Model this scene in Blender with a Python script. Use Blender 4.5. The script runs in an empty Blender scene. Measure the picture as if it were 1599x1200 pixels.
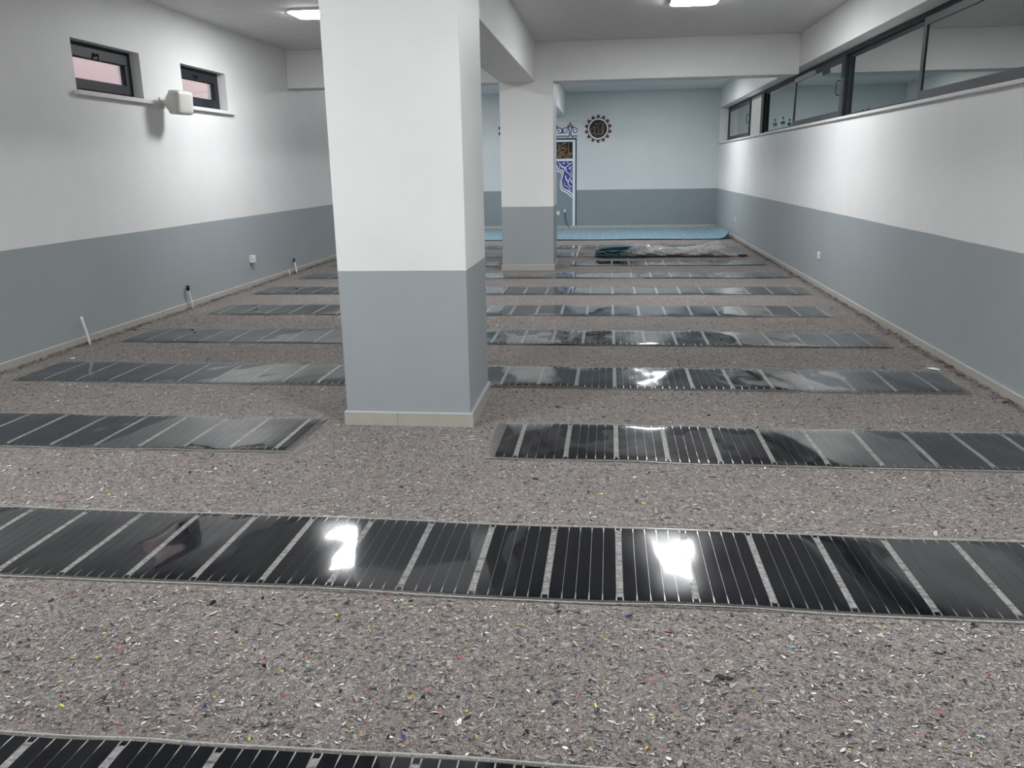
import bpy, bmesh, math, random
import numpy as np
from mathutils import Vector, Matrix
C = bpy.context.scene.collection
S = bpy.context.scene
random.seed(7); rng = np.random.default_rng(7)

# ------------------------------------------------------------------ camera
FPX, PITCH, YAW, ROLL, CAMZ = 1277.55, 0.2594, 0.1188, -0.0167, 1.6
cd = bpy.data.cameras.new('camera'); cam = bpy.data.objects.new('camera', cd); C.objects.link(cam)
cd.sensor_width = 36; cd.lens = FPX / 1599 * 36; cd.clip_start = .05; cd.clip_end = 200
A = Vector((math.cos(YAW), math.sin(YAW), 0)); Fh = Vector((-math.sin(YAW), math.cos(YAW), 0)); Z = Vector((0, 0, 1))
U = Z * math.cos(PITCH) + Fh * math.sin(PITCH)
D = Fh * math.cos(PITCH) - Z * math.sin(PITCH)
c_, s_ = math.cos(ROLL), math.sin(ROLL)
X = A * c_ + U * s_; Y = U * c_ - A * s_
m = Matrix((X, Y, -D)).transposed().to_4x4(); m.translation = (0, 0, CAMZ)
cam.matrix_world = m; S.camera = cam

# ------------------------------------------------------------------ world, exposure, lamp strength
w = bpy.data.worlds.new('world'); S.world = w; w.use_nodes = True
w.node_tree.nodes['Background'].inputs[0].default_value = (.90, .95, 1, 1)
w.node_tree.nodes['Background'].inputs[1].default_value = 2.1
S.view_settings.view_transform = 'Standard'; S.view_settings.look = 'None'
S.view_settings.gamma = 1; S.view_settings.use_curve_mapping = False
S.view_settings.exposure = 0.0
LAMP_STRENGTH = 135.0
LAMP_COLOR = (.965, .985, 1.0, 1)

# ------------------------------------------------------------------ room numbers (metres)
XL, XR, YF, YB, ZC = -5.008, 2.72, 21.82, -7.0, 3.40
ZD, ZBB = .994, .089
ZBEAM = 2.84

# ------------------------------------------------------------------ node helpers
def newmat(name):
    mt = bpy.data.materials.new(name); mt.use_nodes = True
    return mt, mt.node_tree, mt.node_tree.nodes['Principled BSDF']
def nd(t, typ, **kw):
    n = t.nodes.new(typ)
    for k, v in kw.items():
        if k.startswith('i_'):
            key = k[2:]; key = int(key) if key.isdigit() else key.replace('_', ' ')
            n.inputs[key].default_value = v
        else: setattr(n, k, v)
    return n
def ramp(t, stops, interp='LINEAR'):
    r = nd(t, 'ShaderNodeValToRGB'); e = r.color_ramp; e.interpolation = interp
    while len(e.elements) > 1: e.elements.remove(e.elements[-1])
    e.elements[0].position = stops[0][0]; e.elements[0].color = (*stops[0][1], 1)
    for p, c in stops[1:]:
        x = e.elements.new(p); x.color = (*c, 1)
    return r
def plain(name, col, rough=.6, spec=.4, metal=0, bump=0, bscale=60, **kw):
    mt, t, b = newmat(name)
    b.inputs['Base Color'].default_value = (*col, 1); b.inputs['Roughness'].default_value = rough
    b.inputs['Specular IOR Level'].default_value = spec; b.inputs['Metallic'].default_value = metal
    for k, v in kw.items(): b.inputs[k.replace('_', ' ')].default_value = v
    g = nd(t, 'ShaderNodeNewGeometry')
    n = nd(t, 'ShaderNodeTexNoise', i_Scale=bscale, i_Detail=4.0)
    t.links.new(g.outputs['Position'], n.inputs['Vector'])
    mx = nd(t, 'ShaderNodeMix', data_type='RGBA', blend_type='MULTIPLY'); mx.inputs[0].default_value = 1
    rr = ramp(t, [(.3, (.93, .93, .93)), (.7, (1.0, 1.0, 1.0))])
    t.links.new(n.outputs[0], rr.inputs[0]); mx.inputs[6].default_value = (*col, 1)
    t.links.new(rr.outputs[0], mx.inputs[7]); t.links.new(mx.outputs[2], b.inputs['Base Color'])
    if bump:
        bp = nd(t, 'ShaderNodeBump', i_Strength=bump, i_Distance=.004)
        t.links.new(n.outputs[0], bp.inputs['Height']); t.links.new(bp.outputs[0], b.inputs['Normal'])
    return mt

WHITE = (.80, .80, .795); GREY = (.345, .375, .39)
def paint(name, up, low):
    """two paint colours meeting at dado height, roller texture"""
    mt, t, b = newmat(name)
    g = nd(t, 'ShaderNodeNewGeometry'); sp = nd(t, 'ShaderNodeSeparateXYZ'); t.links.new(g.outputs['Position'], sp.inputs[0])
    n1 = nd(t, 'ShaderNodeTexNoise', i_Scale=1.3, i_Detail=2.0); t.links.new(g.outputs['Position'], n1.inputs['Vector'])
    a = nd(t, 'ShaderNodeMath', operation='MULTIPLY_ADD'); t.links.new(n1.outputs[0], a.inputs[0]); a.inputs[1].default_value = .012; a.inputs[2].default_value = ZD - .006
    gt = nd(t, 'ShaderNodeMath', operation='GREATER_THAN'); t.links.new(sp.outputs[2], gt.inputs[0]); t.links.new(a.outputs[0], gt.inputs[1])
    mx = nd(t, 'ShaderNodeMix', data_type='RGBA'); t.links.new(gt.outputs[0], mx.inputs[0])
    mx.inputs[6].default_value = (*low, 1); mx.inputs[7].default_value = (*up, 1)
    n3 = nd(t, 'ShaderNodeTexNoise', i_Scale=2.2, i_Detail=5.0, i_Roughness=.6); t.links.new(g.outputs['Position'], n3.inputs['Vector'])
    r3 = ramp(t, [(.3, (.955, .955, .955)), (.7, (1, 1, 1))]); t.links.new(n3.outputs[0], r3.inputs[0])
    m2 = nd(t, 'ShaderNodeMix', data_type='RGBA', blend_type='MULTIPLY'); m2.inputs[0].default_value = 1
    t.links.new(mx.outputs[2], m2.inputs[6]); t.links.new(r3.outputs[0], m2.inputs[7])
    t.links.new(m2.outputs[2], b.inputs['Base Color'])
    b.inputs['Roughness'].default_value = .48; b.inputs['Specular IOR Level'].default_value = .38
    n2 = nd(t, 'ShaderNodeTexNoise', i_Scale=90, i_Detail=3.0); t.links.new(g.outputs['Position'], n2.inputs['Vector'])
    n4 = nd(t, 'ShaderNodeTexNoise', i_Scale=3.0, i_Detail=2.0); t.links.new(g.outputs['Position'], n4.inputs['Vector'])
    ad = nd(t, 'ShaderNodeMath', operation='MULTIPLY_ADD'); t.links.new(n4.outputs[0], ad.inputs[0]); ad.inputs[1].default_value = 3.0; t.links.new(n2.outputs[0], ad.inputs[2])
    bp = nd(t, 'ShaderNodeBump', i_Strength=.25, i_Distance=.003); t.links.new(ad.outputs[0], bp.inputs['Height']); t.links.new(bp.outputs[0], b.inputs['Normal'])
    return mt
M = {}
M['paint'] = paint('white_over_grey_paint', WHITE, GREY)
M['paint_blue'] = paint('pale_blue_over_grey_paint', (.61, .64, .655), (.24, .275, .295))
M['ceil'] = plain('ceiling_paint', (.74, .74, .74), .7, .2, bump=.2, bscale=5)
M['stone'] = plain('cream_stone_tile', (.44, .415, .365), .35, .5, bscale=14)
M['stone_top'] = plain('painted_tile_edge', (.40, .43, .45), .5)
M['grout'] = plain('pale_grout', (.7, .68, .62), .8)
M['concrete'] = plain('concrete', (.3, .29, .27), .9, bump=.5, bscale=20)
M['anth'] = plain('anthracite_window_profile', (.018, .021, .028), .5, .3)
M['anth_light'] = plain('anthracite_front_profile', (.045, .049, .060), .5, .3)
M['rubber'] = plain('black_gasket', (.012, .012, .014), .6)
M['sill'] = plain('white_marble_sill', (.76, .76, .74), .3, .5, bscale=12)
M['pink'] = plain('pink_render', (.80, .60, .60), .9, bump=.4, bscale=30)
M['beige'] = plain('beige_render', (.145, .138, .126), .9)
M['dark_room'] = plain('dim_room_plaster', (.2, .21, .2), .9)
M['plastic_white'] = plain('off_white_plastic', (.70, .69, .64), .38, .5)
M['plastic_socket'] = plain('white_plastic', (.80, .80, .79), .35, .5)
M['plastic_black'] = plain('black_plastic', (.015, .016, .018), .4)
M['plastic_green'] = plain('green_tape', (.01, .10, .06), .4)
M['navy'] = plain('navy_paint', (.03, .045, .16), .6)
M['blue'] = plain('cobalt_paint', (.045, .07, .30), .6)
M['teal'] = plain('dark_teal_paint', (.012, .055, .075), .6)
M['decal_white'] = plain('white_paint', (.76, .80, .83), .6)
M['decal_black'] = plain('black_paint', (.012, .010, .010), .5)
M['gold'] = plain('gold_lettering', (.30, .19, .10), .5)
M['gold_bright'] = plain('bright_gold_lettering', (.30, .19, .08), .5)
M['maroon'] = plain('maroon_paint', (.10, .012, .022), .6)
M['maroon_light'] = plain('mauve_paint', (.33, .14, .16), .6)
M['niche'] = plain('grey_niche_paint', (.205, .26, .295), .6)
M['paper'] = plain('white_paper', (.85, .85, .85), .7)
M['cardboard'] = plain('cardboard', (.38, .27, .12), .8)
M['carpet_back'] = plain('dark_carpet_backing', (.02, .045, .055), .95)
M['carton_blue'] = plain('blue_label', (.06, .13, .30), .5)

def carpet_mat():
    mt, t, b = newmat('light_blue_pile')
    g = nd(t, 'ShaderNodeNewGeometry')
    br = nd(t, 'ShaderNodeTexVoronoi', feature='DISTANCE_TO_EDGE', i_Scale=3.2, i_Randomness=.15)
    t.links.new(g.outputs['Position'], br.inputs['Vector'])
    n = nd(t, 'ShaderNodeTexNoise', i_Scale=40, i_Detail=5.0); t.links.new(g.outputs['Position'], n.inputs['Vector'])
    r = ramp(t, [(0, (.17, .31, .36)), (.08, (.085, .19, .25)), (.5, (.10, .215, .275))]); t.links.new(br.outputs[0], r.inputs[0])
    r2 = ramp(t, [(.3, (.75, .75, .75)), (.7, (1.15, 1.15, 1.15))]); t.links.new(n.outputs[0], r2.inputs[0])
    mx = nd(t, 'ShaderNodeMix', data_type='RGBA', blend_type='MULTIPLY'); mx.inputs[0].default_value = 1
    t.links.new(r.outputs[0], mx.inputs[6]); t.links.new(r2.outputs[0], mx.inputs[7]); t.links.new(mx.outputs[2], b.inputs['Base Color'])
    b.inputs['Roughness'].default_value = .95; b.inputs['Sheen Weight'].default_value = .3
    bp = nd(t, 'ShaderNodeBump', i_Strength=.5, i_Distance=.01); t.links.new(n.outputs[0], bp.inputs['Height']); t.links.new(bp.outputs[0], b.inputs['Normal'])
    return mt
M['carpet'] = carpet_mat()

def felt_mat():
    mt, t, b = newmat('recycled_textile_felt')
    g = nd(t, 'ShaderNodeNewGeometry')
    def noise(sc, det=3.0, src=None):
        n = nd(t, 'ShaderNodeTexNoise', i_Scale=sc, i_Detail=det); t.links.new(src or g.outputs['Position'], n.inputs['Vector']); return n
    nw = noise(90, 2.0)
    wv = nd(t, 'ShaderNodeVectorMath', operation='SCALE'); t.links.new(nw.outputs[1], wv.inputs[0]); wv.inputs[3].default_value = .022
    wp = nd(t, 'ShaderNodeVectorMath', operation='ADD'); t.links.new(g.outputs['Position'], wp.inputs[0]); t.links.new(wv.outputs[0], wp.inputs[1])
    def vor(sc):
        v = nd(t, 'ShaderNodeTexVoronoi', i_Scale=sc); t.links.new(wp.outputs[0], v.inputs['Vector'])
        s = nd(t, 'ShaderNodeSeparateColor'); t.links.new(v.outputs['Color'], s.inputs[0]); return v, s
    v1, s1 = vor(170); v2, s2 = vor(75); v3, s3 = vor(48)
    base = ramp(t, [(0, (.035, .032, .032)), (.07, (.12, .11, .105)), (.30, (.25, .225, .21)), (.50, (.22, .213, .208)), (.65, (.32, .30, .285)), (.80, (.24, .205, .19)), (.90, (.56, .54, .52))], 'CONSTANT')
    t.links.new(s1.outputs[0], base.inputs[0])
    mid = ramp(t, [(0, (.010, .010, .012)), (.06, (.06, .062, .062)), (.13, (.17, .155, .15)), (.32, (.25, .215, .20)), (.55, (.19, .18, .18)), (.72, (.30, .265, .25)), (.9, (.20, .15, .135)), (.965, (.55, .53, .50))], 'CONSTANT')
    t.links.new(s2.outputs[1], mid.inputs[0])
    mx = nd(t, 'ShaderNodeMix', data_type='RGBA'); mx.inputs[0].default_value = .52
    t.links.new(base.outputs[0], mx.inputs[6]); t.links.new(mid.outputs[0], mx.inputs[7])
    # rare vivid scraps
    viv = ramp(t, [(0, (.62, .05, .05)), (.2, (.55, .65, .05)), (.35, (.04, .06, .20)), (.5, (.08, .22, .36)), (.62, (.55, .15, .22)), (.75, (.02, .02, .03)), (.88, (.5, .35, .1)), (.95, (.06, .3, .2))], 'CONSTANT')
    t.links.new(s3.outputs[1], viv.inputs[0])
    sel = nd(t, 'ShaderNodeMath', operation='GREATER_THAN'); t.links.new(s3.outputs[0], sel.inputs[0]); sel.inputs[1].default_value = .965
    near = nd(t, 'ShaderNodeMath', operation='LESS_THAN'); t.links.new(v3.outputs['Distance'], near.inputs[0]); near.inputs[1].default_value = .30
    se = nd(t, 'ShaderNodeMath', operation='MULTIPLY'); t.links.new(sel.outputs[0], se.inputs[0]); t.links.new(near.outputs[0], se.inputs[1])
    m2 = nd(t, 'ShaderNodeMix', data_type='RGBA'); t.links.new(se.outputs[0], m2.inputs[0]); t.links.new(mx.outputs[2], m2.inputs[6]); t.links.new(viv.outputs[0], m2.inputs[7])
    # broad tone drift and fine contrast
    nb = noise(1.1, 3.0); rb = ramp(t, [(.3, (1.09, 1.04, 1.01)), (.7, (1.27, 1.24, 1.22))]); t.links.new(nb.outputs[0], rb.inputs[0])
    m3 = nd(t, 'ShaderNodeMix', data_type='RGBA', blend_type='MULTIPLY'); m3.inputs[0].default_value = 1; t.links.new(m2.outputs[2], m3.inputs[6]); t.links.new(rb.outputs[0], m3.inputs[7])
    nf = noise(260, 4.0); rf = ramp(t, [(.3, (.38, .38, .38)), (.7, (1.5, 1.5, 1.5))]); t.links.new(nf.outputs[0], rf.inputs[0])
    m4 = nd(t, 'ShaderNodeMix', data_type='RGBA', blend_type='MULTIPLY'); m4.inputs[0].default_value = 1; t.links.new(m3.outputs[2], m4.inputs[6]); t.links.new(rf.outputs[0], m4.inputs[7])
    t.links.new(m4.outputs[2], b.inputs['Base Color'])
    b.inputs['Roughness'].default_value = .8; b.inputs['Specular IOR Level'].default_value = .3; b.inputs['Sheen Weight'].default_value = .28; b.inputs['Sheen Roughness'].default_value = .4; b.inputs['Sheen Tint'].default_value = (1, .96, .93, 1)
    ad = nd(t, 'ShaderNodeMath', operation='ADD'); t.links.new(nf.outputs[0], ad.inputs[0]); t.links.new(s1.outputs[1], ad.inputs[1])
    bp = nd(t, 'ShaderNodeBump', i_Strength=1.0, i_Distance=.009); t.links.new(ad.outputs[0], bp.inputs['Height']); t.links.new(bp.outputs[0], b.inputs['Normal'])
    return mt
M['felt'] = felt_mat()
def attr_mat():
    mt, t, b = newmat('textile_scrap_colours')
    a = nd(t, 'ShaderNodeAttribute', attribute_name='scrap'); t.links.new(a.outputs['Color'], b.inputs['Base Color'])
    b.inputs['Roughness'].default_value = .95; b.inputs['Specular IOR Level'].default_value = .1
    return mt
M['scrap'] = attr_mat()

def film_mats():
    mt, t, b = newmat('black_carbon_film')
    b.inputs['Base Color'].default_value = (.010, .011, .013, 1); b.inputs['Roughness'].default_value = .16
    b.inputs['Specular IOR Level'].default_value = .05
    b.inputs['Coat Weight'].default_value = 1; b.inputs['Coat Roughness'].default_value = .045; b.inputs['Coat IOR'].default_value = 1.41
    g = nd(t, 'ShaderNodeNewGeometry'); mp = nd(t, 'ShaderNodeMapping'); mp.inputs['Scale'].default_value = (60, 2, 1); t.links.new(g.outputs['Position'], mp.inputs[0])
    n = nd(t, 'ShaderNodeTexNoise', i_Scale=1.0, i_Detail=3.0); t.links.new(mp.outputs[0], n.inputs['Vector'])
    r = ramp(t, [(.3, (.0022, .0026, .0042)), (.7, (.006, .007, .010))]); t.links.new(n.outputs[0], r.inputs[0]); t.links.new(r.outputs[0], b.inputs['Base Color'])
    M['carbon'] = mt
    # clear foil
    mt = bpy.data.materials.new('clear_foil'); mt.use_nodes = True; t = mt.node_tree; t.nodes.clear()
    o = nd(t, 'ShaderNodeOutputMaterial'); tr = nd(t, 'ShaderNodeBsdfTransparent'); tr.inputs[0].default_value = (.93, .94, .93, 1)
    gl = nd(t, 'ShaderNodeBsdfAnisotropic'); gl.inputs['Roughness'].default_value = .05
    df = nd(t, 'ShaderNodeBsdfDiffuse'); df.inputs[0].default_value = (.62, .62, .58, 1)
    m0 = nd(t, 'ShaderNodeMixShader'); m0.inputs[0].default_value = .11; t.links.new(tr.outputs[0], m0.inputs[1]); t.links.new(df.outputs[0], m0.inputs[2])
    fr = nd(t, 'ShaderNodeFresnel'); fr.inputs[0].default_value = 1.5
    ms = nd(t, 'ShaderNodeMixShader'); t.links.new(fr.outputs[0], ms.inputs[0]); t.links.new(m0.outputs[0], ms.inputs[1]); t.links.new(gl.outputs[0], ms.inputs[2]); t.links.new(ms.outputs[0], o.inputs[0])
    M['foil'] = mt
    M['foil_edge'] = plain('cut_foil_edge_painted_glint', (.42, .42, .39), .2, .8)  # cut foil rim, its light glint painted in as a paler colour
    # silvery lines seen between the black strips
    M['silver'] = plain('silver_bus_foil', (.62, .62, .61), .38, .5, 1)
    # printed clear divider
    mt, t, b = newmat('printed_foil_strip')
    g = nd(t, 'ShaderNodeNewGeometry')
    n = nd(t, 'ShaderNodeTexNoise', i_Scale=70, i_Detail=4.0); t.links.new(g.outputs['Position'], n.inputs['Vector'])
    mp = nd(t, 'ShaderNodeMapping'); mp.inputs['Scale'].default_value = (1, 26, 1); t.links.new(g.outputs['Position'], mp.inputs[0])
    n2 = nd(t, 'ShaderNodeTexNoise', i_Scale=3.0, i_Detail=3.0); t.links.new(mp.outputs[0], n2.inputs['Vector'])
    r = ramp(t, [(.25, (.08, .08, .08)), (.42, (.17, .17, .165)), (.6, (.25, .25, .24)), (.75, (.42, .42, .40))]); t.links.new(n.outputs[0], r.inputs[0])
    r2 = ramp(t, [(.37, (.35, .35, .35)), (.43, (1, 1, 1))]); t.links.new(n2.outputs[0], r2.inputs[0])
    mx = nd(t, 'ShaderNodeMix', data_type='RGBA', blend_type='MULTIPLY'); mx.inputs[0].default_value = 1; t.links.new(r.outputs[0], mx.inputs[6]); t.links.new(r2.outputs[0], mx.inputs[7]); t.links.new(mx.outputs[2], b.inputs['Base Color'])
    b.inputs['Roughness'].default_value = .5; b.inputs['Coat Weight'].default_value = .5; b.inputs['Coat Roughness'].default_value = .05
    M['print'] = mt
film_mats()

def glass_mat(name, refl, tint):
    mt = bpy.data.materials.new(name); mt.use_nodes = True; t = mt.node_tree; t.nodes.clear()
    o = nd(t, 'ShaderNodeOutputMaterial'); tr = nd(t, 'ShaderNodeBsdfTransparent'); tr.inputs[0].default_value = (*tint, 1)
    gl = nd(t, 'ShaderNodeBsdfAnisotropic'); gl.inputs['Roughness'].default_value = .01; gl.inputs[0].default_value = (.90, .96, .93, 1)
    fr = nd(t, 'ShaderNodeFresnel'); gb = nd(t, 'ShaderNodeNewGeometry'); mi = nd(t, 'ShaderNodeMapRange'); mi.inputs[3].default_value = 1.5; mi.inputs[4].default_value = 1 / 1.5
    t.links.new(gb.outputs['Backfacing'], mi.inputs[0]); t.links.new(mi.outputs[0], fr.inputs[0])   # same reflectance on both faces of the thin sheet
    mp = nd(t, 'ShaderNodeMapRange'); mp.inputs[3].default_value = refl; mp.inputs[4].default_value = 1; t.links.new(fr.outputs[0], mp.inputs[0])
    ms = nd(t, 'ShaderNodeMixShader'); t.links.new(mp.outputs[0], ms.inputs[0]); t.links.new(tr.outputs[0], ms.inputs[1]); t.links.new(gl.outputs[0], ms.inputs[2]); t.links.new(ms.outputs[0], o.inputs[0])
    return mt
M['glass'] = glass_mat('clear_window_glass', .02, (.97, .97, .97))
M['glass_mirror'] = glass_mat('reflective_window_glass', .58, (.35, .38, .37))
M['bottle'] = glass_mat('clear_bottle_plastic', .06, (.86, .92, .95))
def wrap_mat():
    mt = bpy.data.materials.new('milky_plastic_wrap'); mt.use_nodes = True; t = mt.node_tree; t.nodes.clear()
    o = nd(t, 'ShaderNodeOutputMaterial'); tr = nd(t, 'ShaderNodeBsdfTransparent'); tr.inputs[0].default_value = (.95, .96, .96, 1)
    pb = nd(t, 'ShaderNodeBsdfPrincipled'); pb.inputs['Base Color'].default_value = (.74, .74, .73, 1); pb.inputs['Roughness'].default_value = .14; pb.inputs['Specular IOR Level'].default_value = .8
    g = nd(t, 'ShaderNodeNewGeometry'); n = nd(t, 'ShaderNodeTexNoise', i_Scale=7, i_Detail=5.0, i_Distortion=1.5); t.links.new(g.outputs['Position'], n.inputs['Vector'])
    bp = nd(t, 'ShaderNodeBump', i_Strength=1.0, i_Distance=.05); t.links.new(n.outputs[0], bp.inputs['Height']); t.links.new(bp.outputs[0], pb.inputs['Normal'])
    r = ramp(t, [(.3, (.35, .35, .35)), (.7, (.8, .8, .8))]); t.links.new(n.outputs[0], r.inputs[0])
    ms = nd(t, 'ShaderNodeMixShader'); t.links.new(r.outputs[0], ms.inputs[0]); t.links.new(tr.outputs[0], ms.inputs[1]); t.links.new(pb.outputs[0], ms.inputs[2]); t.links.new(ms.outputs[0], o.inputs[0])
    return mt
M['wrap'] = wrap_mat()
def emit(name, col, s):
    mt = bpy.data.materials.new(name); mt.use_nodes = True; t = mt.node_tree; t.nodes.clear()
    o = nd(t, 'ShaderNodeOutputMaterial'); e = nd(t, 'ShaderNodeEmission'); e.inputs[0].default_value = col; e.inputs[1].default_value = s; t.links.new(e.outputs[0], o.inputs[0]); return mt
M['lamp'] = emit('lit_diffuser', LAMP_COLOR, LAMP_STRENGTH)
M['lamp_soft'] = emit('weaker_lit_diffuser', LAMP_COLOR, LAMP_STRENGTH * .78)
M['lampring'] = plain('white_lamp_bezel', (.8, .8, .8), .4)

# ------------------------------------------------------------------ mesh helpers
class MB:
    def __init__(s): s.v = []; s.f = []; s.mi = []
    def face(s, pts, mi=0):
        b = len(s.v); s.v += [tuple(p) for p in pts]; s.f.append(tuple(range(b, b + len(pts)))); s.mi.append(mi)
    def box(s, a, b, mi=0, top=None, mtx=None):
        x0, y0, z0 = a; x1, y1, z1 = b; n = len(s.v)
        P = [(x0, y0, z0), (x1, y0, z0), (x1, y1, z0), (x0, y1, z0), (x0, y0, z1), (x1, y0, z1), (x1, y1, z1), (x0, y1, z1)]
        if mtx is not None: P = [tuple(mtx @ Vector(p)) for p in P]
        s.v += P
        for k, q in enumerate([(3, 2, 1, 0), (4, 5, 6, 7), (0, 1, 5, 4), (1, 2, 6, 5), (2, 3, 7, 6), (3, 0, 4, 7)]):
            s.f.append(tuple(n + i for i in q)); s.mi.append(top if (k == 1 and top is not None) else mi)
    def rings(s, rs, mi=0, cap=True, closed=True):
        """skin a list of rings (each a list of points)"""
        n = len(s.v); k = len(rs[0])
        for r in rs: s.v += [tuple(p) for p in r]
        for i in range(len(rs) - 1):
            for j in range(k if closed else k - 1):
                a = n + i * k + j; b = n + i * k + (j + 1) % k
                s.f.append((a, b, b + k, a + k)); s.mi.append(mi)
        if cap:
            s.f.append(tuple(n + j for j in reversed(range(k)))); s.mi.append(mi)
            s.f.append(tuple(n + (len(rs) - 1) * k + j for j in range(k))); s.mi.append(mi)
    def tube(s, pts, r, seg=8, mi=0):
        pts = [Vector(p) for p in pts]; rs = []
        rr = r if isinstance(r, (list, tuple)) else [r] * len(pts)
        for i, p in enumerate(pts):
            d = (pts[min(i + 1, len(pts) - 1)] - pts[max(i - 1, 0)]).normalized()
            u = d.cross(Vector((0, 0, 1)) if abs(d.z) < .9 else Vector((1, 0, 0))).normalized(); v = d.cross(u)
            rs.append([p + (u * math.cos(t) + v * math.sin(t)) * rr[i] for t in [2 * math.pi * j / seg for j in range(seg)]])
        s.rings(rs, mi)
    def prism(s, poly, mp, d0, d1, mi=0):
        """2D polygon extruded; mp(u,v,d) -> point"""
        a = [mp(u, v, d0) for u, v in poly]; b = [mp(u, v, d1) for u, v in poly]; s.rings([a, b], mi)
    def ribbon(s, pts, wd, mp, d0, d1, mi=0):
        n = len(pts); L = []; R = []
        for i, p in enumerate(pts):
            a = pts[max(0, i - 1)]; b = pts[min(n - 1, i + 1)]
            dx, dy = b[0] - a[0], b[1] - a[1]; l = math.hypot(dx, dy) or 1
            ww = (wd[i] if isinstance(wd, (list, tuple)) else wd) / 2
            L.append((p[0] - dy / l * ww, p[1] + dx / l * ww)); R.append((p[0] + dy / l * ww, p[1] - dx / l * ww))
        rs = [[mp(*L[i], d0), mp(*L[i], d1), mp(*R[i], d1), mp(*R[i], d0)] for i in range(n)]
        s.rings(rs, mi)
    def build(s, name, mats, parent=None, smooth=False, normals=None, recalc=False, bevel=0):
        me = bpy.data.meshes.new(name); me.from_pydata(s.v, [], s.f)
        for mt in (mats if isinstance(mats, (list, tuple)) else [mats]): me.materials.append(mt)
        me.polygons.foreach_set('material_index', s.mi)
        if smooth: me.polygons.foreach_set('use_smooth', [True] * len(me.polygons))
        me.update()
        if recalc:
            bm = bmesh.new(); bm.from_mesh(me); bmesh.ops.recalc_face_normals(bm, faces=bm.faces); bm.to_mesh(me); bm.free()
        if normals is not None: me.normals_split_custom_set_from_vertices(normals)
        o = bpy.data.objects.new(name, me); C.objects.link(o); o.parent = parent
        if bevel:
            bv = o.modifiers.new('bevel', 'BEVEL'); bv.width = bevel; bv.segments = 2; bv.limit_method = 'ANGLE'
        return o
def smooth_path(pts, n=6):
    out = []
    P = [Vector((*p, 0)) if len(p) == 2 else Vector(p) for p in pts]; P = [P[0]] + P + [P[-1]]
    for i in range(1, len(P) - 2):
        for k in range(n):
            t = k / n; a, b, c, d = P[i - 1], P[i], P[i + 1], P[i + 2]
            out.append(.5 * ((2 * b) + (c - a) * t + (2 * a - 5 * b + 4 * c - d) * t * t + (3 * b - a - 3 * c + d) * t ** 3))
    out.append(P[-2]); return [tuple(p[:len(pts[0])]) for p in out]
def tag(o, label=None, cat=None, group=None, kind=None):
    for k, v in (('label', label), ('category', cat), ('group', group), ('kind', kind)):
        if v: o[k] = v
    return o
def empty(name, loc, label, cat, group=None, kind=None):
    o = bpy.data.objects.new(name, None); C.objects.link(o); o.location = loc; o.empty_display_size = .1
    return tag(o, label, cat, group, kind)
def st(o, label, cat): return tag(o, label, cat, kind='structure')
def local(mb, org):
    mb.v = [(v[0] - org[0], v[1] - org[1], v[2] - org[2]) for v in mb.v]; return mb
def copy_tree(o, parent=None):
    c = o.copy(); C.objects.link(c); c.parent = parent
    for ch in list(o.children): copy_tree(ch, c)
    return c

# ------------------------------------------------------------------ room shell
mb = MB(); mb.box((XL - .3, YB - .3, -.25), (XR + .5, YF + 1.6, -.014)); st(mb.build('floor', M['concrete']), 'bare concrete floor slab under the felt', 'floor')
mb = MB(); mb.box((XL - .3, YB - .3, ZC), (XR + .5, YF + 1.6, ZC + .25)); st(mb.build('ceiling', M['ceil']), 'plain pale grey painted ceiling', 'ceiling')
# left wall with two window openings
WL = [(7.665, 8.83), (9.705, 10.87)]; WZ = (2.36, 2.838); TL = .26
mb = MB(); x0, x1 = XL - TL, XL
mb.box((x0, YB, -.014), (x1, YF, WZ[0])); mb.box((x0, YB, WZ[1]), (x1, YF, ZC))
for a, b in [(YB, WL[0][0]), (WL[0][1], WL[1][0]), (WL[1][1], YF)]: mb.box((x0, a, WZ[0]), (x1, b, WZ[1]))
st(mb.build('wall_left', M['paint']), 'left wall, white above and blue grey below, two small windows', 'wall')
# right wall with the long window opening
RZ = (2.11, 2.94); RY = (-.15, 21.82); TR = .36
mb = MB(); x0, x1 = XR, XR + TR
mb.box((x0, YB, -.014), (x1, YF + 1.3, RZ[0] - .03)); mb.box((x0, YB, RZ[1]), (x1, YF + 1.3, ZC)); mb.box((x0, YB, RZ[0] - .03), (x1, RY[0], RZ[1])); mb.box((x0, RY[1], RZ[0] - .03), (x1, YF + 1.3, RZ[1]))
st(mb.build('wall_right', M['paint']), 'right wall, white above and blue grey below, under a long strip window', 'wall')
mb = MB(); mb.box((XL - TL, YF, -.014), (XR, YF + 1.3, ZC)); st(mb.build('wall_back', M['paint_blue']), 'far wall in pale blue over grey with painted prayer niche', 'wall')
mb = MB(); mb.box((XL - TL, YB - .25, -.014), (XR + TR, YB, ZC)); st(mb.build('wall_front', M['paint']), 'wall behind the camera', 'wall')

# ------------------------------------------------------------------ beams and columns
def beam(a, b, label):
    mb = MB(); mb.box(a, b); return st(mb.build('ceiling_beam', M['ceil' if False else 'paint'], bevel=.008), label, 'beam')
beam((XL, 13.05, ZBEAM), (XR, 13.50, ZC), 'white cross beam spanning the room over the far column')
beam((-1.665, 5.72, ZBEAM), (-1.13, 13.05, ZC), 'white beam running between the two columns')
beam((-1.665, 13.50, ZBEAM), (-1.13, YF, ZC), 'white beam from far column to far wall')
beam((-1.665, YB, ZBEAM), (-1.13, 4.95, ZC), 'white beam above and behind the camera')

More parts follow.
